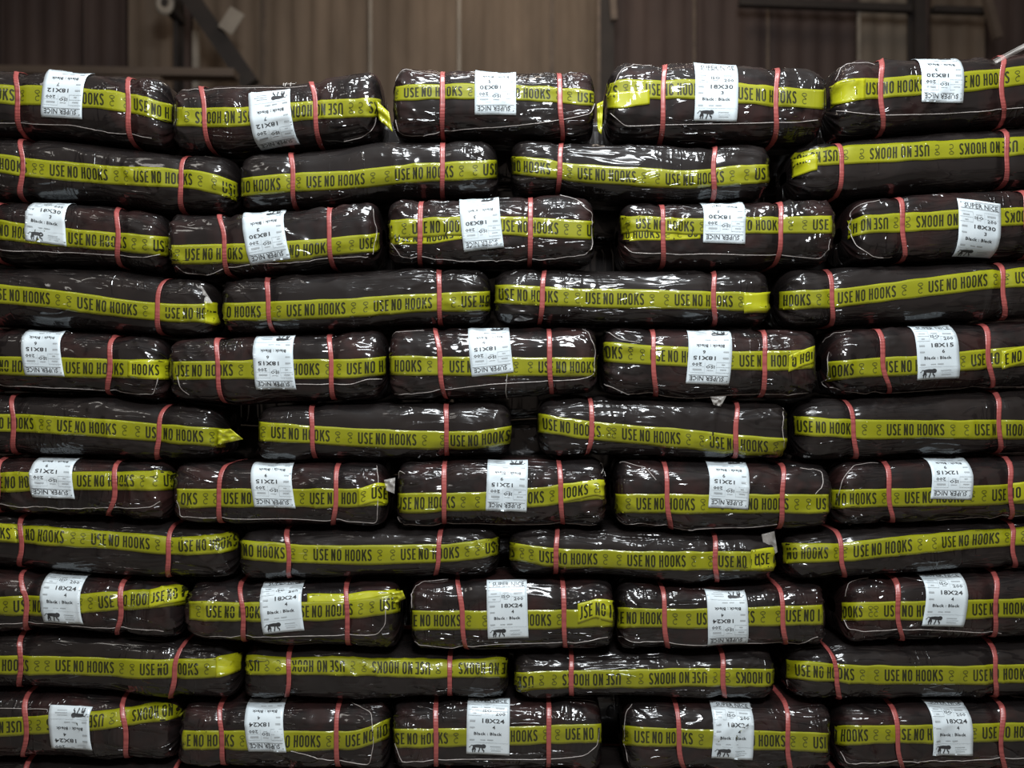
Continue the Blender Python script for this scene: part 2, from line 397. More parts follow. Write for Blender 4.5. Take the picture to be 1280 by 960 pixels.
class Bale:
    def __init__(s, row, x0, x1, top=None, yf=None, d=.15, pe=13, seed=0, amp=1.0, bot=None, label=True, nexp=3.3):
        s.row, s.px0, s.px1 = row, x0, x1; s.n = nexp; s.gap = .0032 if nexp < 5 else .0013
        s.yf = (0.0 if row % 2 else 0.014) if yf is None else yf
        s.d = d; s.yc = s.yf + d; s.pe = pe + 9; s.seed = seed * 97 + 13; s.amp = amp
        Ye = s.yc - .5 * d
        s.x0 = (x0 - 640) * K * (D + Ye); s.x1 = (x1 - 640) * K * (D + Ye)
        s.cx = (s.x0 + s.x1) / 2; s.a = (s.x1 - s.x0) / 2
        s.topline = top if top else B[row - 1]
        s.botline = bot if bot else B[row]
        s.straps = []; s.lab = label
        zt, zb = s.zt(np.array([s.cx])), s.zb(np.array([s.cx]))
        s.hm = float((zt - zb)[0] / 2)
        # arc length table of the middle section
        th = np.radians(np.linspace(-88, 88, 700))
        y = s.d * np.cos(th) ** (2 / s.n); z = s.hm * np.sign(np.sin(th)) * np.abs(np.sin(th)) ** (2 / s.n)
        s.tab_th = th; s.tab_s = np.concatenate([[0], np.cumsum(np.hypot(np.diff(y), np.diff(z)))])
        s.origin = np.array((s.cx, s.yc, float(zb[0])))
    def zline(s, line, x):
        Yb = .08
        px = x / (K * (D + Yb)) + 640
        L = np.array(line, float)
        py = np.interp(px, L[:, 0], L[:, 1])
        return CZ + (480 - py) * K * (D + Yb)
    def zt(s, x): return s.zline(s.topline, x)
    def zb(s, x): return s.zline(s.botline, x)
    def prof(s, x):
        t = np.clip((x - s.cx) / s.a, -.9995, .9995)
        e = np.maximum((1 - np.abs(t) ** s.pe), 0) ** (1 / 3.0)
        zt, zb = s.zt(x), s.zb(x)
        return t, e, (zt + zb) / 2, (zt - zb) / 2 - .0012
    def surf(s, x, th, off=0.0, noise=True):
        t, e, zc, h = s.prof(x)
        c, sn = np.cos(th), np.sin(th)
        ca = np.sign(c) * np.abs(c) ** (2 / s.n); sa = np.sign(sn) * np.abs(sn) ** (2 / s.n)
        y = s.yc - s.d * e * ca; z = zc + h * e * sa
        kx = np.abs(t) ** (s.pe) * 1.2
        ny = -np.sign(c) * np.abs(c) ** (2 * (s.n - 1) / s.n) / s.d
        nz = np.sign(sn) * np.abs(sn) ** (2 * (s.n - 1) / s.n) / s.hm
        nx = np.sign(t) * kx / s.hm
        ln = np.sqrt(nx * nx + ny * ny + nz * nz) + 1e-9
        dsp = s.disp(x, th, t) if noise else 0
        tight = 1 - .6 * np.clip((np.abs(sn) - .9) / .09, 0, 1) if s.row > 1 else 1.0
        tot = dsp + off * tight
        P = np.stack([x + nx / ln * tot, y + ny / ln * tot, z + nz / ln * tot], -1)
        lim = h + .0012 - np.maximum(s.gap - off * .7, .0004)       # never past the bales above and below
        up = P[..., 2] if s.row == 1 else np.minimum(P[..., 2], zc + lim)
        P[..., 2] = np.maximum(up, zc - lim)
        P[..., 0] = np.clip(P[..., 0], s.x0 + .0005, s.x1 - .0005)
        return P
    def disp(s, x, th, t):
        sl = th * .125; q = s.seed
        front = np.clip(np.cos(th) + .35, 0, 1)
        contact = 1 - .85 * np.clip((np.abs(np.sin(th)) - .86) / .12, 0, 1)
        if s.row == 1: contact = np.where(th > 0, 1 - .3 * np.clip((np.abs(np.sin(th)) - .86) / .12, 0, 1), contact)
        big = (vnoise(x * 7, sl * 9, q) - .6) * .012
        diag = x * .8 + sl * .6
        r1 = (ridge(x * 13 + vnoise(x * 9, sl * 9, q + 9) * 1.5, sl * 20 + 3 * vnoise(x * 5, sl * 4, q + 8), q + 1) ** 3) * .0058
        r2 = (ridge(diag * 34, (sl - x * .5) * 22, q + 2) ** 3) * .0024
        mask = np.clip((vnoise(x * 6, sl * 8, q + 3) - .3) * 2.2, .12, 1)
        ends = np.clip((np.abs(t) - .62) / .3, 0, 1)
        r3 = (ridge(x * 20 + sl * 14, sl * 30, q + 4) ** 2 - .4) * .0075 * ends
        dsp = big + (r1 + r2) * mask + r3
        pin = 0
        for xs in s.straps:
            g = np.exp(-((x - xs) / .022) ** 2)
            pin = pin - .0058 * g
            w = np.exp(-np.abs(x - xs) / .045) * (1 - g)
            pin = pin + w * (ridge(th * 5.5 + 3, (x - xs) * 4 + 10, q + 6) ** 3) * .0060
            dsp = dsp * (1 - .65 * g)
        back = np.clip(-np.cos(th), 0, 1)
        endfade = np.clip((1 - np.abs(t)) * 40, 0, 1)
        return ((dsp * front * contact * s.amp) + pin) * endfade * (1 - .5 * back) - .001
    def from_px(s, px, py, off=0.0, qmax=.975):
        """photo pixels -> points on the bale's skin"""
        px = np.asarray(px, float); py = np.asarray(py, float)
        Y = np.full(px.shape, s.yf)
        for _ in range(6):
            x = (px - 640) * K * (D + Y); z = CZ + (480 - py) * K * (D + Y)
            x = np.clip(x, s.cx - s.a * .992, s.cx + s.a * .992)
            t, e, zc, h = s.prof(x)
            qv = np.clip((z - zc) / (h * e + 1e-6), -qmax, qmax)
            ca = np.maximum(1 - np.abs(qv) ** s.n, 0) ** (1 / s.n)
            Y = .5 * Y + .5 * (s.yc - s.d * e * ca)
        th = np.sign(qv) * np.arcsin(np.abs(qv) ** (s.n / 2))
        return s.surf(x, th, off), x, th
    def uv(s, x, th):
        o = np.array([(s.seed * .377) % 7, (s.seed * .713) % 5])
        return np.stack([x + o[0], np.asarray(th) * .13 + o[1]], -1)

def polyline(pts, n):
    P = np.array(pts, float)
    x = np.linspace(P[0, 0], P[-1, 0], n)
    y = np.interp(x, P[:, 0], P[:, 1])
    k = max(3, n // 14) | 1
    yp = np.pad(y, k // 2, mode='edge')
    # smooth the corners
    yp[:k // 2] = y[0] - (y[1] - y[0]) * np.arange(k // 2, 0, -1); yp[len(yp) - k // 2:] = y[-1] + (y[-1] - y[-2]) * np.arange(1, k // 2 + 1)
    return x, np.convolve(yp, np.ones(k) / k, mode='valid')

def body(b, nu, nfront, nback, mat, root):
    w = np.linspace(-1, 1, nu); t = np.sign(w) * (1 - (1 - np.abs(w)) ** 1.7); t = .35 * t + .65 * np.sin(w * math.pi / 2) ; t /= np.abs(t).max()
    t *= .9994
    x = b.cx + b.a * t
    th = np.concatenate([np.linspace(-math.pi / 2, math.pi / 2, nfront), np.linspace(math.pi / 2, 1.5 * math.pi, nback + 2)[1:-1]])
    X, T = np.meshgrid(x, th, indexing='ij')
    P = b.surf(X, T)
    n = len(th)
    F = grid_faces(nu, n, True)
    V = P.reshape(-1, 3); uv = b.uv(X, T).reshape(-1, 2)
    # caps: a centre vertex at either end
    V = np.concatenate([V, P[0].mean(0)[None], P[-1].mean(0)[None]]); uv = np.concatenate([uv, uv[:1], uv[-1:]])
    k = len(V); j = np.arange(n); j2 = (j + 1) % n
    tri = [(k - 2, int(a), int(c)) for a, c in zip(j, j2)] + [(k - 1, int((nu - 1) * n + c), int((nu - 1) * n + a)) for a, c in zip(j, j2)]
    me_F = F
    o = link_mesh('wrapping', V, me_F, [mat], root, uv, origin=b.origin)
    return o

def tape(b, pts, starts, root, inv=False, hp=23.5, off=.0016, mat='tape', name='warning_tape', wob=1.0, faint=True, tw=73.0):
    n = max(8, int(abs(pts[-1][0] - pts[0][0]) / 3.0)); m = 9
    px, cy = polyline(pts, n)
    v = np.linspace(-.5, .5, m)
    edge = 1 + (vnoise(px * .05, px * 0 + b.seed, b.seed) - .5) * .10 * wob
    PX = np.repeat(px[:, None], m, 1); PY = cy[:, None] + (-v[None, :]) * hp * edge[:, None]
    P, X, T = b.from_px(PX, PY, off, .93)
    Pi, _, _ = b.from_px(PX, PY, off - .0009, .93)
    V = np.concatenate([P.reshape(-1, 3), Pi.reshape(-1, 3)]); N = n * m
    F = grid_faces(n, m); G = F[:, ::-1] + N
    i = np.arange(n - 1); e1 = np.stack([i * m, i * m + N, (i + 1) * m + N, (i + 1) * m], 1)
    e2 = np.stack([i * m + m - 1, (i + 1) * m + m - 1, (i + 1) * m + m - 1 + N, i * m + m - 1 + N], 1)
    j = np.arange(m - 1); e3 = np.stack([j, j + 1, j + 1 + N, j + N], 1)
    l = (n - 1) * m; e4 = np.stack([l + j, l + j + N, l + j + 1 + N, l + j + 1], 1)
    F = np.concatenate([F, G, e1, e2, e3, e4])
    uv = np.tile(b.uv(X, T).reshape(-1, 2), (2, 1))
    o = link_mesh(name, V, F, [M[mat]], root, uv, origin=b.origin)
    if not starts: return o
    TV, TF, TM = TAPE_T
    sy = .93 * hp / 23.5
    lo, hi = max(b.px0, pts[0][0]) + 2.5, min(b.px1, pts[-1][0]) - 2.5
    for st in starts:
        sx = tw / 73.0
        if inv: qx = st + tw - TV[:, 0] * sx; qv = -TV[:, 1]
        else: qx = st + TV[:, 0] * sx; qv = TV[:, 1]
        keep = (qx > lo) & (qx < hi)
        f = TF[keep[TF].all(1)]
        if not len(f): continue
        mm = TM[keep[TF].all(1)]
        used = np.unique(f); re = np.full(len(TV), -1); re[used] = np.arange(len(used))
        qx, qv = qx[used], qv[used]
        py = np.interp(qx, px, cy) - qv * sy
        P, X, T = b.from_px(qx, py, off + .0007, .93)
        link_mesh('tape_lettering', P, re[f], [M['ink'], M['faint_ink']], o, b.uv(X, T), mm, origin=b.origin)
    return o

def strap(b, spec, root, off=.0034):
    """closed band round the bale; spec = (x_top, x_mid, x_bottom) photo pixels"""
    xt, xm, xb = spec
    n = 110; wid = .0150; thk = .0011
    th = np.linspace(-math.pi, math.pi, n, endpoint=False)
    xmid = (xm - 640) * K * (D + b.yf)
    Ytop = b.yf + .42 * b.d
    dxt = (xt - 640) * K * (D + Ytop) - xmid; dxb = (xb - 640) * K * (D + Ytop) - xmid
    sn = np.sin(th); c = np.cos(th)
    s_ = np.where(sn > 0, dxt, dxb) * np.clip(np.abs(sn), 0, 1) ** 1.3
    s_ = np.where(c < 0, s_ * 1.0, s_)
    xc = xmid + s_
    rows = []
    tw = 1 + .06 * np.sin(th * 3 + b.seed)
    for dx, o in ((-.5, 0), (-.25, .0003), (0, .0004), (.25, .0003), (.5, 0), (.5, -thk), (-.5, -thk)):
        rows.append(b.surf(xc + dx * wid * tw, th, off + o))
    P = np.stack(rows, 1)
    F = grid_faces(n, 7, True)
    last = np.arange(7); last2 = (last + 1) % 7
    wrap = np.stack([(n - 1) * 7 + last, last, last2, (n - 1) * 7 + last2], 1)
    F = np.concatenate([F, wrap])
    X = np.repeat((np.array([-.5, -.25, 0, .25, .5, .5, -.5]) * wid)[None], n, 0); U = np.stack([X, np.repeat((th * .13)[:, None], 7, 1) + (b.seed * .37 + xm) % 5], -1)
    return link_mesh('strap', P.reshape(-1, 3), F, [M['strap']], root, U.reshape(-1, 2), origin=b.origin)

def paper(b, bl, br, tl, size, num, inv, root, cut=0.0, visible_h=None):
    key = (size, num)
    if key not in LT: LT[key] = label_template(size, num)
    LV, LF, LM = LT[key]
    H = .188
    (_, x0, t0), (_, x1, t1) = b.from_px([bl[0]], [bl[1]]), b.from_px([br[0]], [br[1]])
    _, xtl, ttl = b.from_px([tl[0]], [tl[1]])
    x0, x1, t0, t1, xtl, ttl = (float(a[0]) for a in (x0, x1, t0, t1, xtl, ttl))
    s0 = np.interp(t0, b.tab_th, b.tab_s); s1 = np.interp(t1, b.tab_th, b.tab_s)
    stl = np.interp(ttl, b.tab_th, b.tab_s)
    lean = (xtl - x0) / max(stl - s0, .02)
    smax = np.interp(math.radians(80), b.tab_th, b.tab_s)
    if visible_h: H_eff = visible_h
    else: H_eff = H * (1 - cut)
    curl = .0012
    def place(u, v, off):
        # u across, v up in the photo (0 bottom edge .. 1 top edge)
        sb = s0 + (s1 - s0) * u
        sv = sb + v * H_eff
        x = x0 + (x1 - x0) * u + lean * v * H_eff * (1 - .35 * v) / .75 * .9
        sv = np.minimum(sv, smax)
        th = np.interp(sv, b.tab_s, b.tab_th)
        lift = off + curl * np.abs(2 * u - 1) ** 4
        return b.surf(x, th, lift), x, th, sb + v * H_eff <= smax
    nu, nv = 12, 26
    vmax = min(1.0, (smax - max(s0, s1)) / H_eff)
    u = np.linspace(0, 1, nu); v = np.linspace(0, vmax, nv)
    U, Vv = np.meshgrid(u, v, indexing='ij')
    # torn, slightly uneven top edge
    P, X, T, ok = place(U, Vv, .0034)
    Pi, _, _, _ = place(U, Vv, .0030)
    V = np.concatenate([P.reshape(-1, 3), Pi.reshape(-1, 3)]); N = nu * nv
    F = grid_faces(nu, nv); F = np.concatenate([F, F[:, ::-1] + N])
    i = np.arange(nu - 1); j = np.arange(nv - 1)
    F = np.concatenate([F, np.stack([i * nv, i * nv + N, (i + 1) * nv + N, (i + 1) * nv], 1),
        np.stack([i * nv + nv - 1, (i + 1) * nv + nv - 1, (i + 1) * nv + nv - 1 + N, i * nv + nv - 1 + N], 1),
        np.stack([j, j + 1, j + 1 + N, j + N], 1),
        np.stack([(nu - 1) * nv + j, (nu - 1) * nv + j + N, (nu - 1) * nv + j + 1 + N, (nu - 1) * nv + j + 1], 1)])
    o = link_mesh('paper_label', V, F, [M['paper']], root, np.tile(b.uv(X, T).reshape(-1, 2), (2, 1)), origin=b.origin)
    lu, lv = LV[:, 0], LV[:, 1]
    if inv: lu, lv = 1 - lu, 1 - lv
    if cut: lv = (lv - cut) / (1 - cut)
    P, X, T, ok = place(lu, lv, .0041)
    ok = ok & (lv >= 0.01) & (lv <= vmax - .005)
    km = ok[LF].all(1); f = LF[km]
    used = np.unique(f); re = np.full(len(LV), -1); re[used] = np.arange(len(used))
    link_mesh('label_print', P[used], re[f], [M['print'], M['grey_print']], o, b.uv(X, T)[used], LM[km], smooth=True, origin=b.origin)
    return o

def tube_world(name, P, r, mat, root, origin, k=5, taper=None):
    P = np.asarray(P, float); n = len(P)
    T = np.gradient(P, axis=0); T /= np.linalg.norm(T, axis=1)[:, None] + 1e-9
    up = np.array((0, -1.0, .2)); A = np.cross(T, up); A /= np.linalg.norm(A, axis=1)[:, None] + 1e-9
    Bv = np.cross(T, A)
    a = np.linspace(0, 2 * math.pi, k, endpoint=False)
    rr = (r if taper is None else r * taper)
    rr = np.broadcast_to(rr, (n,))
    ring = P[:, None] + rr[:, None, None] * (A[:, None] * np.cos(a)[None, :, None] + Bv[:, None] * np.sin(a)[None, :, None])
    return link_mesh(name, ring.reshape(-1, 3), grid_faces(n, k, True), [mat], root, origin=origin)

def densify(pts, step=3.0):
    P = np.array(pts, float); L = np.concatenate([[0], np.cumsum(np.hypot(*np.diff(P, axis=0).T))])
    n = max(6, int(L[-1] / step)); l = np.linspace(0, L[-1], n)
    x = np.interp(l, L, P[:, 0]); y = np.interp(l, L, P[:, 1])
    for _ in range(2):
        x[1:-1] = (x[:-2] + 2 * x[1:-1] + x[2:]) / 4; y[1:-1] = (y[:-2] + 2 * y[1:-1] + y[2:]) / 4
    return x, y

def seam(b, pts, root, r=.0011):
    x, y = densify(pts)
    P, _, _ = b.from_px(x, y, .0016, .985)
    q = np.arange(len(x)); tp = .75 + .5 * vnoise(q * .9, q * 0., b.seed)
    return tube_world('seam_piping', P, r, M['piping'], root, b.origin, 5, tp)

def flap(b, quad, root, name='film_flap', mat='clear', depth=(.0, .0), seed=1, bulge=.006):
    """crumpled piece of film between four photo-pixel corners (tl,tr,br,bl), standing off the skin"""
    q = np.array(quad, float); n = 12
    u = np.linspace(0, 1, n); U, V = np.meshgrid(u, u, indexing='ij')
    px = (1 - V) * ((1 - U) * q[0, 0] + U * q[1, 0]) + V * ((1 - U) * q[3, 0] + U * q[2, 0])
    py = (1 - V) * ((1 - U) * q[0, 1] + U * q[1, 1]) + V * ((1 - U) * q[3, 1] + U * q[2, 1])
    Y = b.yf + .03 + depth[0] * (1 - U) + depth[1] * U
    Y = Y - bulge * ridge(U * 3 + seed, V * 3, seed) * 2
    P = np.stack([(px - 640) * K * (D + Y), Y, CZ + (480 - py) * K * (D + Y)], -1)
    P2 = P + np.array((0, .0006, 0))
    F = grid_faces(n, n); N = n * n
    i = np.arange(n - 1)
    side = lambda a, c: np.stack([a, c, c + N, a + N], 1)
    F = np.concatenate([F, F[:, ::-1] + N, side(i, i + 1), side((n - 1) * n + i + 1, (n - 1) * n + i), side((i + 1) * n, i * n), side(i * n + n - 1, (i + 1) * n + n - 1)])
    return link_mesh(name, np.concatenate([P.reshape(-1, 3), P2.reshape(-1, 3)]), F, [M[mat]], root,
                     np.tile(np.stack([P[..., 0] + seed, P[..., 2]], -1).reshape(-1, 2), (2, 1)), origin=b.origin)

def thread(b, pts, root, off=.006, r=.0009, name='loose_thread', mat='thread'):
    x, y = densify(pts, 2.0)
    P, _, _ = b.from_px(x, y, off, .985)
    return tube_world(name, P, r, M[mat], root, b.origin, 5)
# ------------------------------------------------------------------ data: every bale of the front face
I, U_ = True, False
T1 = lambda *a: a
BALES = [
 # row 1
 dict(r=1, x=(-62,217), top=((-80,90),(0,91),(120,94),(217,101)), p=12, tape=((-62,114),(0,118.5),(60,120),(137,125.5),(170,130),(216,143)), t=(-166,-55,58,167), s=((24,22,29),(165,160,167)),
      lab=((53,146),(104,149),(62,93),'18X12','7',I), seam=[((-40,153),(90,156),(140,165),(190,172))]),
 dict(r=1, x=(221,478), top=((221,110),(300,105),(390,103),(470,90),(478,92)), p=15, tape=((221,146),(292,147.5),(340,143),(395,137),(437,135.6),(471,134),(478,136)), t=(244,356,461), inv=I, s=((252,255,265),(388,394,400)),
      lab=((327,187),(375,180),(309,115),'18X12','7',I), seam=[((224,112),(309,108.5),(384,107.5)),((430,177),(454,173),(470,160),(471,147))],
      extra=[('thread',((354,107),(353,97),(360,93),(370,103))),('thread',((356,108),(358,95),(362,96),(363,108))),('flap',((470,125),(486,140),(491,165),(474,150)),'tape')]),
 dict(r=1, x=(491,744), top=((491,98),(505,86),(530,89),(745,91)), p=15, hp=19.5, tape=((491,117),(557,114),(610,115),(695,118),(744,124)), t=(505,615,722), s=((554,553,553),(698,700,704)),
      lab=((593.6,143.5),(645,144),(594,90),'18X30','3',I), seam=[((494,150),(502,169),(554,165.5),(626,158),(702,150),(738,142.5),(742,130)),((492,104),(498,90),(506,85),(520,90),(545,95))]),
 dict(r=1, x=(757,1029), top=((757,92),(780,80),(815,80),(1029,87)), p=13, hp=25, tape=((757,120),(774,111.6),(860,111.6),(919,117),(1029,125)), t=(699,807,922), s=((831,829,826),(971,970,968)),
      lab=((867,151),(920,152),(867.5,84),'18X30','3',U_), seam=[((764,142),(781,158),(850,156),(953,153.5),(995,153),(1022,150)),((768,105),(776,88),(790,80.8),(815,80))],
      over=[(((757,127),(800,123),(812,121)),(),20)], extra=[('flap',((746,130),(754,126),(752,168),(747,164)),'tape')]),
 dict(r=1, x=(1036,1330), top=((1036,84),(1060,78),(1130,76),(1240,72),(1330,58)), p=14, hp=25, tape=((1036,125),(1053,113),(1101,110),(1204,103),(1280,93),(1330,90)), t=(1082,1190,1300), s=((1099,1101,1102),(1251,1253,1252)),
      lab=((1151,127.7),(1203,129),(1144,74),'18X30','3',I), seam=[((1046,139),(1101,144),(1184,142),(1280,135)),((1044,100),(1050,85),(1062,79),(1094,79.5))],
      over=[(((1038,120),(1075,112),(1081,112)),(),24)], extra=[('flap',((1241,75),(1300,44),(1302,50),(1246,80)),'clear')]),
 # row 2
 dict(r=2, x=(-62,299), tape=((-62,199),(0,204),(34,209.5),(137,219),(241,224),(280,233),(298,241)), t=(-151,-40,62,168,278), s=((29,28,29),(237,226,229))),
 dict(r=2, x=(301,623), tape=((301,234),(368,228),(440,224.5),(523,216),(571,214),(623,211)), t=(278,383,494,604), s=((364,366,369),(554,553,553))),
 dict(r=2, x=(638,960), tape=((638,206),(688,211),(712,216),(860,225),(919,219),(960,217)), t=(615,722,832,943), s=((702,700,697),(893,892,891))),
 dict(r=2, x=(988,1330), inv=I, tape=((988,206),(1000,198),(1046,193),(1149,189),(1280,182),(1330,180)), t=(975,1088,1199,1305), s=((1043,1053,1044),(1251,1259,1251)), over=[(((989,212),(1015,203),(1022,202)),(),22)]),
 # row 3
 dict(r=3, x=(-62,213), tape=((-62,285),(0,287),(34,292),(103,299),(155,303),(213,309)), t=(-24,85,192), s=((2,-8,2),(149,147,151)),
      lab=((33,300.5),(83.5,308),(48,249),'18X30','3',U_), seam=[((-20,312),(10,312.5),(100,317),(179,322),(200,318))]),
 dict(r=3, x=(214,476), p=15, tape=((214,318),(309,316.5),(378,312.5),(440,306),(475,303)), t=(231,340,449), s=((274,280,287),(414,411,417)),
      lab=((314.5,330),(364,322),(303,269.5),'18X30','3',I), seam=[((220,332),(228,339),(261,340),(309,330),(412,324.5),(460,322)),((466,318),(472,290),(466,262))]),
 dict(r=3, x=(486,743), p=15, tape=((486,287),(533,284),(626,281.5),(743,288)), t=(515.5,625,734), s=((528,525,525),(663,663,662)),
      lab=((580.5,313.5),(630,309),(573,255),'18X30','3',I), seam=[((489,304),(502,321),(557,323),(626,326),(695,324.5),(733,318),(741,306),(740,268),(722,250),(700,246))],
      under=[(((488,298),(540,297),(578,291)),(494,),16)]),
 dict(r=3, x=(774,1038), p=15, hp=21, tape=((774,282),(800,279),(860,283),(943,281.5),(1038,281.5)), t=(795,905,1015), s=((826,829,828),(972,976,968)),
      lab=((879,303),(931,305),(876,254),'18X30','3',I), seam=[((780,308),(790,316),(840,318),(909,318),(977,320),(1026,324.5),(1035,312),(1037,299))],
      under=[(((778,293),(840,292),(876,290)),(752,860),17)]),
 dict(r=3, x=(1058,1330), p=13, inv=I, tape=((1058,288),(1081,280),(1184,275),(1280,269.5),(1330,268)), t=(1038,1146,1257), s=((1120,1129,1128),(1273,1284,1282)),
      lab=((1189,319),(1237,322),(1195,250.6),'18X30','3',U_), seam=[((1100,250),(1077,256),(1064,264),(1061,285),(1070,307),(1091,319),(1115,321))]),
 # row 4
 dict(r=4, x=(-62,274), tape=((-62,362),(0,367.5),(69,374),(155,386),(213,391.5),(274,391.5)), t=(-118,-9,98,206), s=((213,196,203),), over=[(((256,390),(274,392)),(),25)],
      extra=[('flap',((239,353),(252,357),(266,379),(233,379)),'clear')]),
 dict(r=4, x=(278,614), tape=((278,390),(340,389),(440,384.5),(520,379),(614,376)), t=(253,359,467,577), s=((336,335,343),(549,549,551))),
 dict(r=4, x=(617,962), tape=((617,367.5),(729,372.6),(860,375),(962,378)), t=(624.5,732,843,945), s=((681,678,674),(891,892,893)), over=[(((930,379),(962,378)),(),24)]),
 dict(r=4, x=(972,1330), tape=((972,376),(1046,373),(1149,360),(1235,350),(1280,347),(1330,346)), t=(940,1047,1160,1268), s=((1031,1040,1038),(1244,1254,1251))),
 # row 5
 dict(r=5, x=(-62,213), tape=((-62,456),(0,457),(103,460),(213,462)), t=(-24,82), s=((-4,-9,-4),(144,137,137)),
      lab=((32,469),(81,470.5),(38,410),'18X15','6',I), seam=[((-20,482),(86,484),(165,491),(192,492),(197,475),(198,455))],
      over=[(((160,461),(213,463)),(126,),22)]),
 dict(r=5, x=(216,484), p=15, tape=((216,463.6),(309,462),(440,461),(484,457)), t=(218,327,434), s=((273,272,283),(412,414,418)),
      lab=((320.5,486.6),(371,486.6),(320,422),'18X15','6',I), seam=[((221,470),(227,489),(236,494)),((344,480),(440,480),(458,474),(478,474))]),
 dict(r=5, x=(486,747), p=16, tape=((486,457),(626,458.5),(747,459)), t=(454,562,673), s=((543,550,558),(686,687,690)),
      lab=((590,471),(642,465),(583,410),'18X15','6',I), seam=[((487,493),(523,491),(612,481),(678,477),(729,474),(743,469),(745,438),(736,416),(728,412)),((530,414),(500,414.5),(487,420),(484,440))],
      extra=[('thread',((634,468),(632,488),(636,507)))]),
 dict(r=5, x=(753,1018), p=15, tape=((753,440),(800,443),(860,446),(916,451),(984,451),(1018,448)), t=(705,813,924), s=((815,817,820),(953,956,950)),
      lab=((857,479),(910.5,481),(858,410),'18X15','6',I), seam=[((757,478),(784,490),(860,497),(943,494.5),(1012,492)),((757,415),(775,426),(800,428))],
      over=[(((985,455),(1005,447),(1018,443)),(960,),20)], extra=[('flap',((888,496),(908,495),(901,508),(892,506)),'clear')]),
 dict(r=5, x=(1032,1330), p=14, tape=((1032,465),(1081,460),(1142,457),(1218,450),(1280,444.7),(1330,443)), t=(994,1104,1213,1320), s=((1094,1104,1113),(1227,1235,1239)),
      lab=((1145,474),(1197.5,471.5),(1136,412),'18X15','6',U_), seam=[((1036,440),(1034,484),(1063,492),(1149,491),(1252,482.5),(1290,482)),((1034,425),(1040,415),(1065,413))],
      over=[(((1250,450),(1280,443),(1330,442)),(1240,),22)]),
 # row 6
 dict(r=6, x=(-62,282), p=9, tape=((-62,528),(34,529),(137,536),(213,542.6),(262,546),(282,548)), t=(-140,-31,72,181.5), s=((19,16,22),(212,198,199)),
      extra=[('flap',((272,537),(288,536),(304,549),(272,556)),'tape')]),
 dict(r=6, x=(323,640), p=14, tape=((323,539),(440,547),(523,550),(592,551),(640,543)), t=(339,447.5,563), s=((391,390,396),(558,558,559))),
 dict(r=6, x=(671,984), p=13, tape=((671,528),(729,537.5),(800,544),(860,548.5),(912,555),(984,560)), t=(678,777.5,887), s=((737,740,732),(921,920,917)), seam=[((980,508),(978,535),(981,560))]),
 dict(r=6, x=(991,1330), p=14, tape=((991,532),(1081,537),(1280,537),(1330,537)), t=(997,1108,1218,1325), s=((1054,1067,1068),(1241,1249,1247))),
 # row 7
 dict(r=7, x=(-62,219), tape=((-62,603),(0,603),(103,601),(219,600.6)), t=(-15,95.6,204.5), s=((5,-3,3),(148,143,135)),
      lab=((41,621),(93.5,624),(50,567.6),'12X15','9',I), seam=[((-20,630),(103,635.6),(160,635),(189,634),(200,626))]),
 dict(r=7, x=(222,486), p=15, tape=((222,623),(440,622.6),(486,618)), t=(174,279,387.5), s=((284,273,279),(423,420,416)),
      lab=((318,634),(369.5,635.6),(317,579.6),'12X15','9',I), seam=[((222,625),(226,644),(275,648),(350,650),(471,651),(473,600),(471,580))],
      over=[(((448,622),(470,615),(487,618)),(464.7,),23)], extra=[('flap',((480,600),(494,597),(493,617),(483,613)),'clear')]),
 dict(r=7, x=(496,757), p=15, tape=((496,629),(606,627),(678,621),(712,616),(757,611.6)), t=(496,607), s=((556,555,556),(698,701,704)),
      lab=((607,638),(658,640),(611,572),'12X15','9',I), seam=[((498,645),(503,654),(560,656),(700,656),(746,655)),((497,598),(500,588),(506,592))],
      over=[(((702,617),(745,609),(757,611)),(662,),22)], extra=[('thread',((752,592),(756,583),(762,578),(760,590),(764,596))),('thread',((750,580),(758,577),(763,584)))]),
 dict(r=7, x=(768,1036), p=15, tape=((768,629),(860,630),(1036,630)), t=(687,795.4,913,1021), s=((830,834,839),(978,978,972)),
      lab=((885,634),(935,637),(882,576.5),'12X15','9',I), seam=[((772,645),(778,654),(860,659),(940,659),(972,658)),((775,580),(774,578),(806,582),(820,600)),((1000,585),(1028,587),(1030,605),(1020,618))]),
 dict(r=7, x=(1038,1330), p=12, tape=((1038,624),(1149,622),(1280,617),(1330,616)), t=(1023,1131.5,1239), s=((1105,1112,1114),(1257,1263,1261)),
      lab=((1163,623.6),(1213,624),(1155.6,574),'12X15','9',I), seam=[((1098,577),(1067,580.6),(1054,598),(1046,625)),((1062,656),(1080,658),(1149,653),(1280,644))],
      over=[(((1262,617),(1300,610)),(1240,),22)]),
 # row 8
 dict(r=8, x=(-62,299), tape=((-62,664),(34,668),(137,675),(220,683),(275,680),(299,674)), t=(-100,9,114,223), s=((31,26,27),(218,210,214)), over=[(((-62,660),(20,668)),(-60,),22)]),
 dict(r=8, x=(302,625), tape=((302,687),(364,692),(440,694),(557,692),(600,687),(625,682)), t=(283,392,501,607), s=((359,361,363),(552,548,544))),
 dict(r=8, x=(635,969), tape=((635,689),(695,697.5),(780,700),(860,701),(969,701.6)), t=(569,674,784), s=((697,695,694),(892,894,896)),
      over=[(((938,700),(969,697)),(943,),24)], extra=[('flap',((952,668),(968,664),(972,690),(958,700)),'clear')], t2=(898,)),
 dict(r=8, x=(977,1330), tape=((977,692),(1053,690.6),(1149,680),(1252,672),(1280,670),(1330,669)), t=(962,1066,1177,1290), s=((1043,1052,1055),(1260,1267,1265))),
 # row 9
 dict(r=9, x=(-62,234), tape=((-62,757),(0,757),(60,757),(180,749),(234,743)), t=(19,124.5), s=((28,33,38),(156,151,148)),
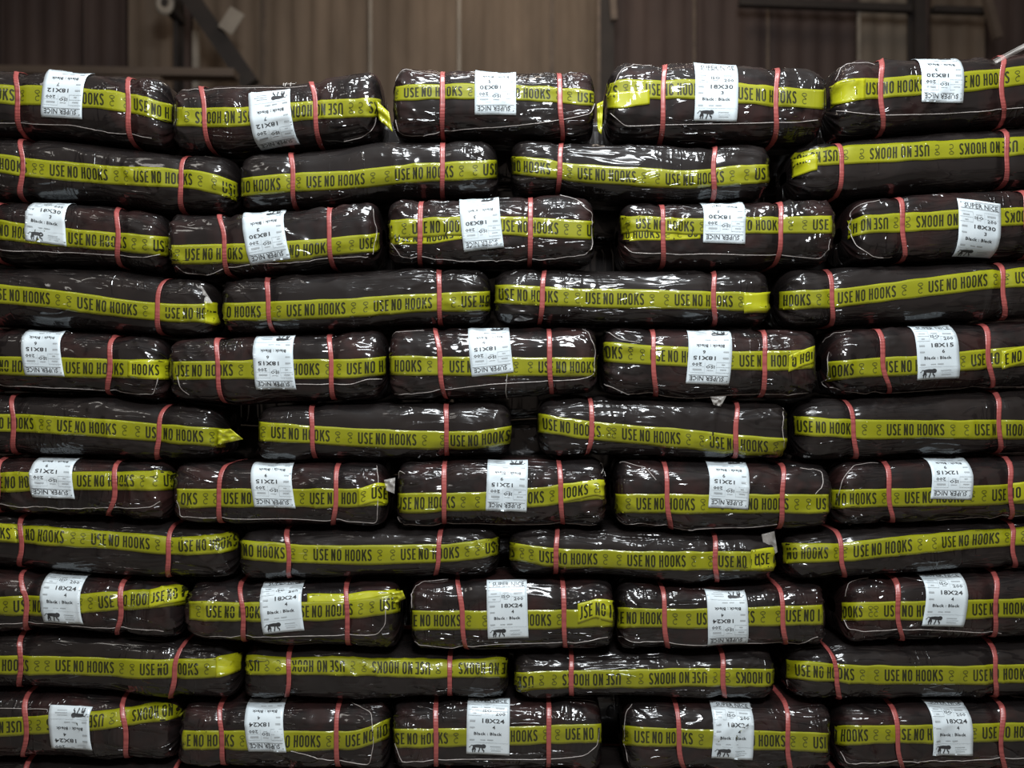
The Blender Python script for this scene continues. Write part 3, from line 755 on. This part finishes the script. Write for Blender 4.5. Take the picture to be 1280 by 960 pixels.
      lab=((57,776),(106.6,778),(63,716),'18X24','4',U_), seam=[((-20,778),(60,779),(172,786),(205,788))],
      over=[(((186,748),(205,744),(234,739)),(187,),22)]),
 dict(r=9, x=(237,502), p=15, hp=24, tape=((237,763),(300,765),(400,764),(450,761),(502,752)), t=(259,368,475), s=((300,304,307),(433,434,437)),
      lab=((330,791.6),(381,787.5),(329,726),'18X24','4',U_), seam=[((241,792),(250,796),(309,796),(440,794),(471,793.7),(482,780),(482,760))],
      under=[(((384,750),(430,750),(500,745)),(),18)], extra=[('flap',((488,740),(503,738),(507,748),(490,756)),'tape')]),
 dict(r=9, x=(513,768), p=16, hp=24, tape=((513,775.5),(600,776),(712,774),(768,771)), t=(503,616), s=((571,578,585),(703,705,707)),
      lab=((610,799),(660.6,797),(608,723),'18X24','4',U_), seam=[((513,800),(525,808),(560,811),(626,806),(712,804.7),(760,797)),((515,760),(516,738),(530,728),(560,725))],
      over=[(((722,767),(745,760),(768,765)),(722,),26)]),
 dict(r=9, x=(770,1029), p=15, hp=25, tape=((770,772),(860,774),(1029,768.6)), t=(761,871,983), s=((827,831,835),(972,979,982)),
      lab=((884,806),(934.5,805),(878,735),'18X24','4',I), seam=[((774,795),(790,802),(870,806),(1000,806),(1022,795))]),
 dict(r=9, x=(1050,1330), p=13, tape=((1050,765),(1149,763.5),(1280,760),(1330,760)), t=(1006,1106,1215,1322), s=((1117,1123,1127),(1242,1245,1237)),
      lab=((1151,781.6),(1203,783),(1151,722),'18X24','4',U_), seam=[((1054,775),(1060,786),(1081,791.6),(1149,786),(1252,792)),((1056,745),(1062,728),(1085,722))]),
 # row 10
 dict(r=10, x=(-62,303), tape=((-62,830),(69,832),(172,836),(268,835.6),(303,826)), t=(-146,-36,69,176), s=((31,26,27),(234,218,214)), over=[(((270,834),(303,826)),(),24)]),
 dict(r=10, x=(306,636), inv=I, tape=((306,831.5),(440,833),(547,835.6),(636,835.6)), t=(251,358,465,573), s=((363,361,359),(563,562,563))),
 dict(r=10, x=(642,967), inv=I, tape=((642,852),(702,850),(860,847),(967,847.6)), t=(594,703,811,920), s=((714,714,714),(901,904,905))),
 dict(r=10, x=(981,1330), tape=((981,836),(1060,842.5),(1149,844),(1280,842.5),(1330,842)), t=(994,1105,1215,1322), s=((1030,1046,1047),(1235,1245,1240)), seam=[((984,850),(985,862),(983,872))]),
 # row 11
 dict(r=11, x=(-62,227), inv=I, tape=((-62,910),(0,909.5),(31,908),(117,901),(206,889),(227,885)), t=(-47,58,165), s=((36,32,31),(154,157,163)),
      lab=((65,935),(117,936),(62,885.5),'18X24','4',I,.3), seam=[((-20,885),(41,886),(60,887))]),
 dict(r=11, x=(229,489), p=14, tape=((229,925),(340,926),(440,926.5),(462,920),(489,909)), t=(220,328,432), s=((276,277,284),(424,420,426)),
      lab=((311,939),(359,939),(309,878.6),'18X24','4',I), seam=[((364,938),(412,952),(440,953)),((425,952),(462,955),(467,930),(464,890),(440,878))]),
 dict(r=11, x=(491,753), p=14, tape=((491,923),(547,923),(661,920),(753,916)), t=(487,599,707), s=((545,545,546),(686,686,685)),
      lab=((583,942),(636.6,944.6),(585,877),'18X24','4',U_), seam=[((493,930),(502,952.5),(592,950),(688,951),(729,945.6),(746,932),(748,910))]),
 dict(r=11, x=(777,1036), p=13, tape=((777,919),(860,923),(960,926),(1036,929)), t=(685,793,909,1017), s=((844,849,857),(982,985,987)),
      lab=((889,946.7),(940,949),(887,875),'18X24','4',U_), seam=[((790,880),(782,895),(780,930),(786,952))]),
 dict(r=11, x=(1041,1330), p=13, tape=((1041,919),(1184,917.5),(1280,914.7),(1330,914)), t=(1012,1120,1228), s=((1112,1123,1128),(1249,1252,1252)),
      lab=((1165,944),(1215,944),(1153.5,877),'18X24','4',U_), seam=[((1050,940),(1060,954),(1149,952.5),(1290,947))]),
 # row 12: only slivers in view
 dict(r=12, x=(-62,292), tape=((-62,1001),(292,1003)), t=(-80,28,136,244), s=((38,32,34),(223,212,216))),
 dict(r=12, x=(300,640), tape=((300,1004),(640,1004)), t=(310,418,526), s=((364,362,364),(560,560,560))),
 dict(r=12, x=(646,970), tape=((646,1004),(970,1003)), t=(656,764,872), s=((720,720,720),(900,901,900))),
 dict(r=12, x=(985,1330), tape=((985,1003),(1330,1001)), t=(995,1103,1211), s=((1045,1054,1052),(1250,1258,1255))),
]
ROWN = {1: 'top row', 2: 'second row down', 3: 'third row down', 4: 'fourth row down', 5: 'fifth row down', 6: 'sixth row down',
        7: 'seventh row down', 8: 'eighth row down', 9: 'ninth row down', 10: 'tenth row down', 11: 'lowest labelled row',
        12: 'cut-off bottom row'}
POS = {4: ('leftmost', 'second from left', 'third from left', 'rightmost'),
       5: ('leftmost', 'second from left', 'middle', 'second from right', 'rightmost')}

def build_bales():
    count = {}
    for bd in BALES: count[bd['r']] = count.get(bd['r'], 0) + 1
    idx = {}
    for k, bd in enumerate(BALES):
        r = bd['r']; idx[r] = idx.get(r, -1) + 1
        has = 'lab' in bd
        b = Bale(r, bd['x'][0], bd['x'][1], top=bd.get('top'), pe=bd.get('p', 14 if has else 11), seed=k + 3, amp=1.05 if has else .95)
        b.straps = [(s[1] - 640) * K * (D + b.yf) for s in bd['s']]
        root = empty('wrapped_bale', b.origin)
        pos = POS[count[r]][idx[r]]
        if has:
            way = 'upside-down' if bd['lab'][5] else 'upright'
            root['label'] = 'black bale with %s %s label, %s in the %s' % (way, bd['lab'][3], pos, ROWN[r])
            root['group'] = 'short labelled bales in the stack'
        else:
            root['label'] = 'long black bale without a paper label, %s in the %s' % (pos, ROWN[r])
            root['group'] = 'long unlabelled bales in the stack'
        root['category'] = 'bale'
        body(b, 150, 58, 10, M['film_label' if has else 'film_long'], root)
        inv = bd.get('inv', False); hp = bd.get('hp', 24 if has else 23.5)
        for pts, st, h in bd.get('under', ()):
            o = tape(b, pts, st, root, inv, h, .0010, 'tape_fold', 'tape_overlap')
        tape(b, bd['tape'], tuple(bd['t']) + tuple(bd.get('t2', ())), root, inv, hp, .0018)
        for pts, st, h in bd.get('over', ()):
            tape(b, pts, st, root, inv, h, .0030, 'tape_fold', 'tape_overlap', 2.5)
        for s in bd['s']: strap(b, s, root, .0040)
        if has:
            L = bd['lab']
            paper(b, L[0], L[1], L[2], L[3], L[4], L[5], root, L[6] if len(L) > 6 else 0.0)
        for sm in bd.get('seam', ()): seam(b, sm, root)
        for e in bd.get('extra', ()):
            if e[0] == 'thread': thread(b, e[1], root)
            else: flap(b, e[1], root, 'film_flap' if e[2] == 'clear' else 'tape_end', 'clear' if e[2] == 'clear' else 'tape_fold', seed=k)

# bales of the tier behind, seen dimly through the gaps
GAPS = [(1,219),(1,485),(1,751),(1,1033),(2,300),(2,630),(2,974),(3,214),(3,480),(3,758),(3,1048),(4,276),(4,615),(4,967),
        (5,215),(5,485),(5,750),(5,1025),(6,303),(6,655),(6,988),(7,220),(7,491),(7,763),(7,1037),(8,300),(8,631),(8,973),
        (9,236),(9,508),(9,769),(9,1040),(10,304),(10,640),(10,974),(11,228),(11,490),(11,765),(11,1039),(12,296),(12,643),(12,977)]
GN = {1: 'first', 2: 'second', 3: 'third', 4: 'fourth'}
def build_back():
    done = {}
    for k, (r, gx) in enumerate(GAPS):
        xs = sorted(x for rr, x in GAPS if rr == r); j = xs.index(gx)
        seps = [gx - 260] + ([395, 565, 868] if len(xs) == 4 else [415, 862]) + [gx + 240]
        lo = seps[j] + (1 if j else 0); hi = (seps[j + 1] - 1) if j < len(xs) - 1 else gx + 240
        b = Bale(r, lo, hi, top=((-80, 118), (1360, 112)) if r == 1 else tuple((x, y + 32) for x, y in B[r - 1]),
                     bot=tuple((x, y + 32) for x, y in B[r]) if r < 12 else None, yf=.345, d=.13, pe=40, seed=200 + k, amp=.5, nexp=11)
        root = empty('wrapped_bale', b.origin)
        n = sum(1 for bd in BALES if bd['r'] == r and bd['x'][0] < gx)
        root['label'] = 'dim bale behind the gap right of %s bale, %s' % (GN[n], ROWN[r])
        root['category'] = 'bale'; root['group'] = 'bales of the tier behind'
        body(b, 40, 18, 6, M['film_long'], root)
        cy = np.interp(gx, *np.array(B[r]).T) - 28
        if r == 1: cy = 145
        if (r, gx) in ((11, 490), (11, 765), (9, 508)):
            tape(b, ((lo + 6, cy), (hi - 6, cy)), (), root, False, 5, .002, 'strap', 'strap')

# ------------------------------------------------------------------ the building behind
YW = 4.0
def wpx(px, Y=YW): return (px - 640) * K * (D + Y)
def wpz(py, Y=YW): return CZ + (480 - py) * K * (D + Y)

def build_shell():
    V, F = box_geo(-7, 7, -6, YW + .3, -.12, 0)
    o = link_mesh('floor', V, F, [M['concrete']], smooth=False); o['kind'] = 'structure'
    V, F = box_geo(-7, 7, YW + .09, YW + .25, 0, 6.5)
    wall = link_mesh('wall_back', V, F, [M['cladding_dark']], smooth=False); wall['kind'] = 'structure'
    # ribbed sheets, one object each
    cuts = [(-420, 'cladding_dark'), (-280, 'cladding_dark'), (-140, 'cladding_dark'), (0, 'cladding_dark'), (105, 'cladding_dark'), (160, 'cladding'), (222, 'cladding_dark'), (240, 'cladding'),
            (330, 'cladding'), (462, 'cladding'), (574, 'cladding'), (690, 'cladding'), (748, 'cladding_dark'), (868, 'cladding_dark'), (960, 'cladding_dark'),
            (1073, 'cladding_pale'), (1142, 'cladding_dark'), (1162, 'cladding'), (1232, 'cladding_dark'), (1360, 'cladding_dark'), (1500, 'cladding_dark'), (1640, None)]
    rng = random.Random(4)
    for (a, mt), (c, _) in zip(cuts[:-1], cuts[1:]):
        xa, xb = wpx(a) + .006, wpx(c) - .006
        n = max(4, int((xb - xa) / .018)); x = np.linspace(xa, xb, n)
        ph = (x * 2 * math.pi / .155)
        prof = np.clip(np.sin(ph) * 1.8, -1, 1) * .007
        yb = YW + rng.uniform(-.012, .012)
        zz = np.array([0.0, 1.5, 3.0, 4.4, 6.45])
        X, Z = np.meshgrid(x, zz, indexing='ij')
        Y = yb + prof[:, None] + 0 * Z
        P = np.stack([X, Y, Z], -1); P2 = P + np.array((0, .004, 0))
        nn = n * 5; Fg = grid_faces(n, 5); i = np.arange(n - 1); j = np.arange(4)
        Fg = np.concatenate([Fg, Fg[:, ::-1] + nn, np.stack([i * 5, (i + 1) * 5, (i + 1) * 5 + nn, i * 5 + nn], 1),
                             np.stack([i * 5 + 4, i * 5 + 4 + nn, (i + 1) * 5 + 4 + nn, (i + 1) * 5 + 4], 1),
                             np.stack([j, j + nn, j + 1 + nn, j + 1], 1), np.stack([(n - 1) * 5 + j, (n - 1) * 5 + j + 1, (n - 1) * 5 + j + 1 + nn, (n - 1) * 5 + j + nn], 1)])
        s = link_mesh('cladding_sheet', np.concatenate([P.reshape(-1, 3), P2.reshape(-1, 3)]), Fg, [M[mt]], wall, smooth=False)

    for nm, xa, xb in (('wall_left', -7.25, -7.0), ('wall_right', 7.0, 7.25)):
        V, F = box_geo(xa, xb, -6, YW + .25, 0, 6.5)
        o = link_mesh(nm, V, F, [M['cladding_dark']], smooth=False); o['kind'] = 'structure'
    def bar(name, p0, p1, w, t, Y, mat, label=None, cat=None, parent=None, structure=False):
        """flat bar between two wall points given in photo pixels at depth Y"""
        a = np.array((wpx(p0[0], Y), Y, wpz(p0[1], Y))); c = np.array((wpx(p1[0], Y), Y, wpz(p1[1], Y)))
        d = c - a; d /= np.linalg.norm(d); nrm = np.array((-d[2], 0, d[0])) * w / 2; dy = np.array((0, t, 0))
        V = [a - nrm, a + nrm, c + nrm, c - nrm]; V = V + [v + dy for v in V]
        F = [(0, 1, 2, 3), (7, 6, 5, 4), (0, 4, 5, 1), (1, 5, 6, 2), (2, 6, 7, 3), (3, 7, 4, 0)]
        o = link_mesh(name, V, F, [M[mat]], parent, smooth=False)
        if structure: o['kind'] = 'structure'
        if label: o['label'] = label
        if cat: o['category'] = cat
        return o
    z0 = 480 + CZ / (K * (D + 3.8))
    def i_column(px, w, Y, mat, label):
        root = empty('steel_column', (wpx(px, Y), Y, 0))
        root['label'] = label; root['category'] = 'column'; root['group'] = 'steel columns'
        x = wpx(px, Y); wd = w * K * (D + Y)
        for nm, g, mt in (('flange', (-wd / 2, wd / 2, 0, .012), mat), ('web', (-.006, .006, .0121, .12), mat), ('flange', (-wd / 2, wd / 2, .1201, .132), mat)):
            V, F = box_geo(g[0], g[1], g[2], g[3], 0, 6.4)
            link_mesh(nm, V, F, [M[mt]], root, smooth=False)
        return root
    c = i_column(759, 17, 3.72, 'steel_dark', 'dark steel column right of centre behind the stack')
    V, F = box_geo(-.080, -.055, -.02, -.001, 2.9, 6.4)  # added pale strip: the column edge's highlight put in as colour
    o = link_mesh('column_highlight', V, F, [M['plank']], c, smooth=False); o['label'] = 'pale vertical strip standing in for the highlight on the column edge'
    i_column(219, 5, 3.72, 'steel_dark', 'thin dark post behind the left of the stack')
    i_column(1151, 13, 3.72, 'steel_dark', 'dark steel column at the upper right of the photo')
    bar('diagonal_brace', (226, -20), (312, 104), .125, .09, 3.45, 'steel_dark', 'dark diagonal steel brace leaning across the wall at upper left', 'brace')
    bar('gusset_plate', (281, 38), (297, 13), .12, .012, 3.40, 'steel_pale', 'pale tilted plate fixed beside the dark diagonal brace', 'plate')
    bar('pale_post', (244, 716), (244, 38), .045, .04, 3.7, 'steel_pale', 'short pale upright strip left of the diagonal brace', 'post')
    bar('wooden_ledge', (-60, 85), (292, 90), .055, .12, 3.3, 'plank', 'weathered wooden ledge running behind the left end of the top row', 'ledge')
    bar('wooden_ledge', (-60, 96), (200, 98), .030, .12, 3.1, 'plank', 'thin lower wooden ledge just above the top left bale', 'ledge')
    bar('wall_rail', (925, 1), (1140, 9), .055, .06, 3.75, 'steel_dark', 'dark horizontal wall rail at the top right of the photo', 'rail')
    bar('wall_rail', (1168, 10), (1235, 12), .045, .06, 3.75, 'steel_dark', 'short dark wall rail near the upper right corner', 'rail')
    bar('pale_strut', (1234, -10), (1250, 46), .055, .05, 3.6, 'plank', 'pale slanting strut in the upper right corner', 'strut')
    bar('pale_post', (765, -20), (768, 24), .05, .04, 3.68, 'plank', 'short pale post end just right of the central column', 'post')
    bar('pale_post', (1074, 716), (1074, 8), .022, .02, 3.8, 'steel_pale', 'thin pale vertical edge strip on the right wall panel', 'post')
    for px in (330, 463, 574, 690, 868, 960):
        bar('cladding_joint', (px, 716), (px, -60), .022, .012, YW - .03, 'steel_pale' if px in (463, 574) else 'plank', parent=wall)
    root = empty('pulley_wheel', (wpx(206, 3.5), 3.5, wpz(4, 3.5)))
    root['label'] = 'pale round wheel on the wall at the top left edge'; root['category'] = 'wheel'
    a = np.linspace(0, 2 * math.pi, 24, endpoint=False); bq = np.linspace(0, 2 * math.pi, 8, endpoint=False)
    A, Bq = np.meshgrid(a, bq, indexing='ij')
    R = .048 + .026 * np.cos(Bq)
    P = np.stack([R * np.cos(A), .02 * np.sin(Bq), R * 1.25 * np.sin(A)], -1)
    Fg = grid_faces(24, 8, True); j = np.arange(8); j2 = (j + 1) % 8
    Fg = np.concatenate([Fg, np.stack([23 * 8 + j, j, j2, 23 * 8 + j2], 1)])
    link_mesh('rim', P.reshape(-1, 3), Fg, [M['steel_pale']], root)
    V, F = box_geo(-.035, .035, -.01, .3, -.03, .03)
    link_mesh('hub', V, F, [M['steel_dark']], root, smooth=False)

build_shell()
build_back()
build_bales()
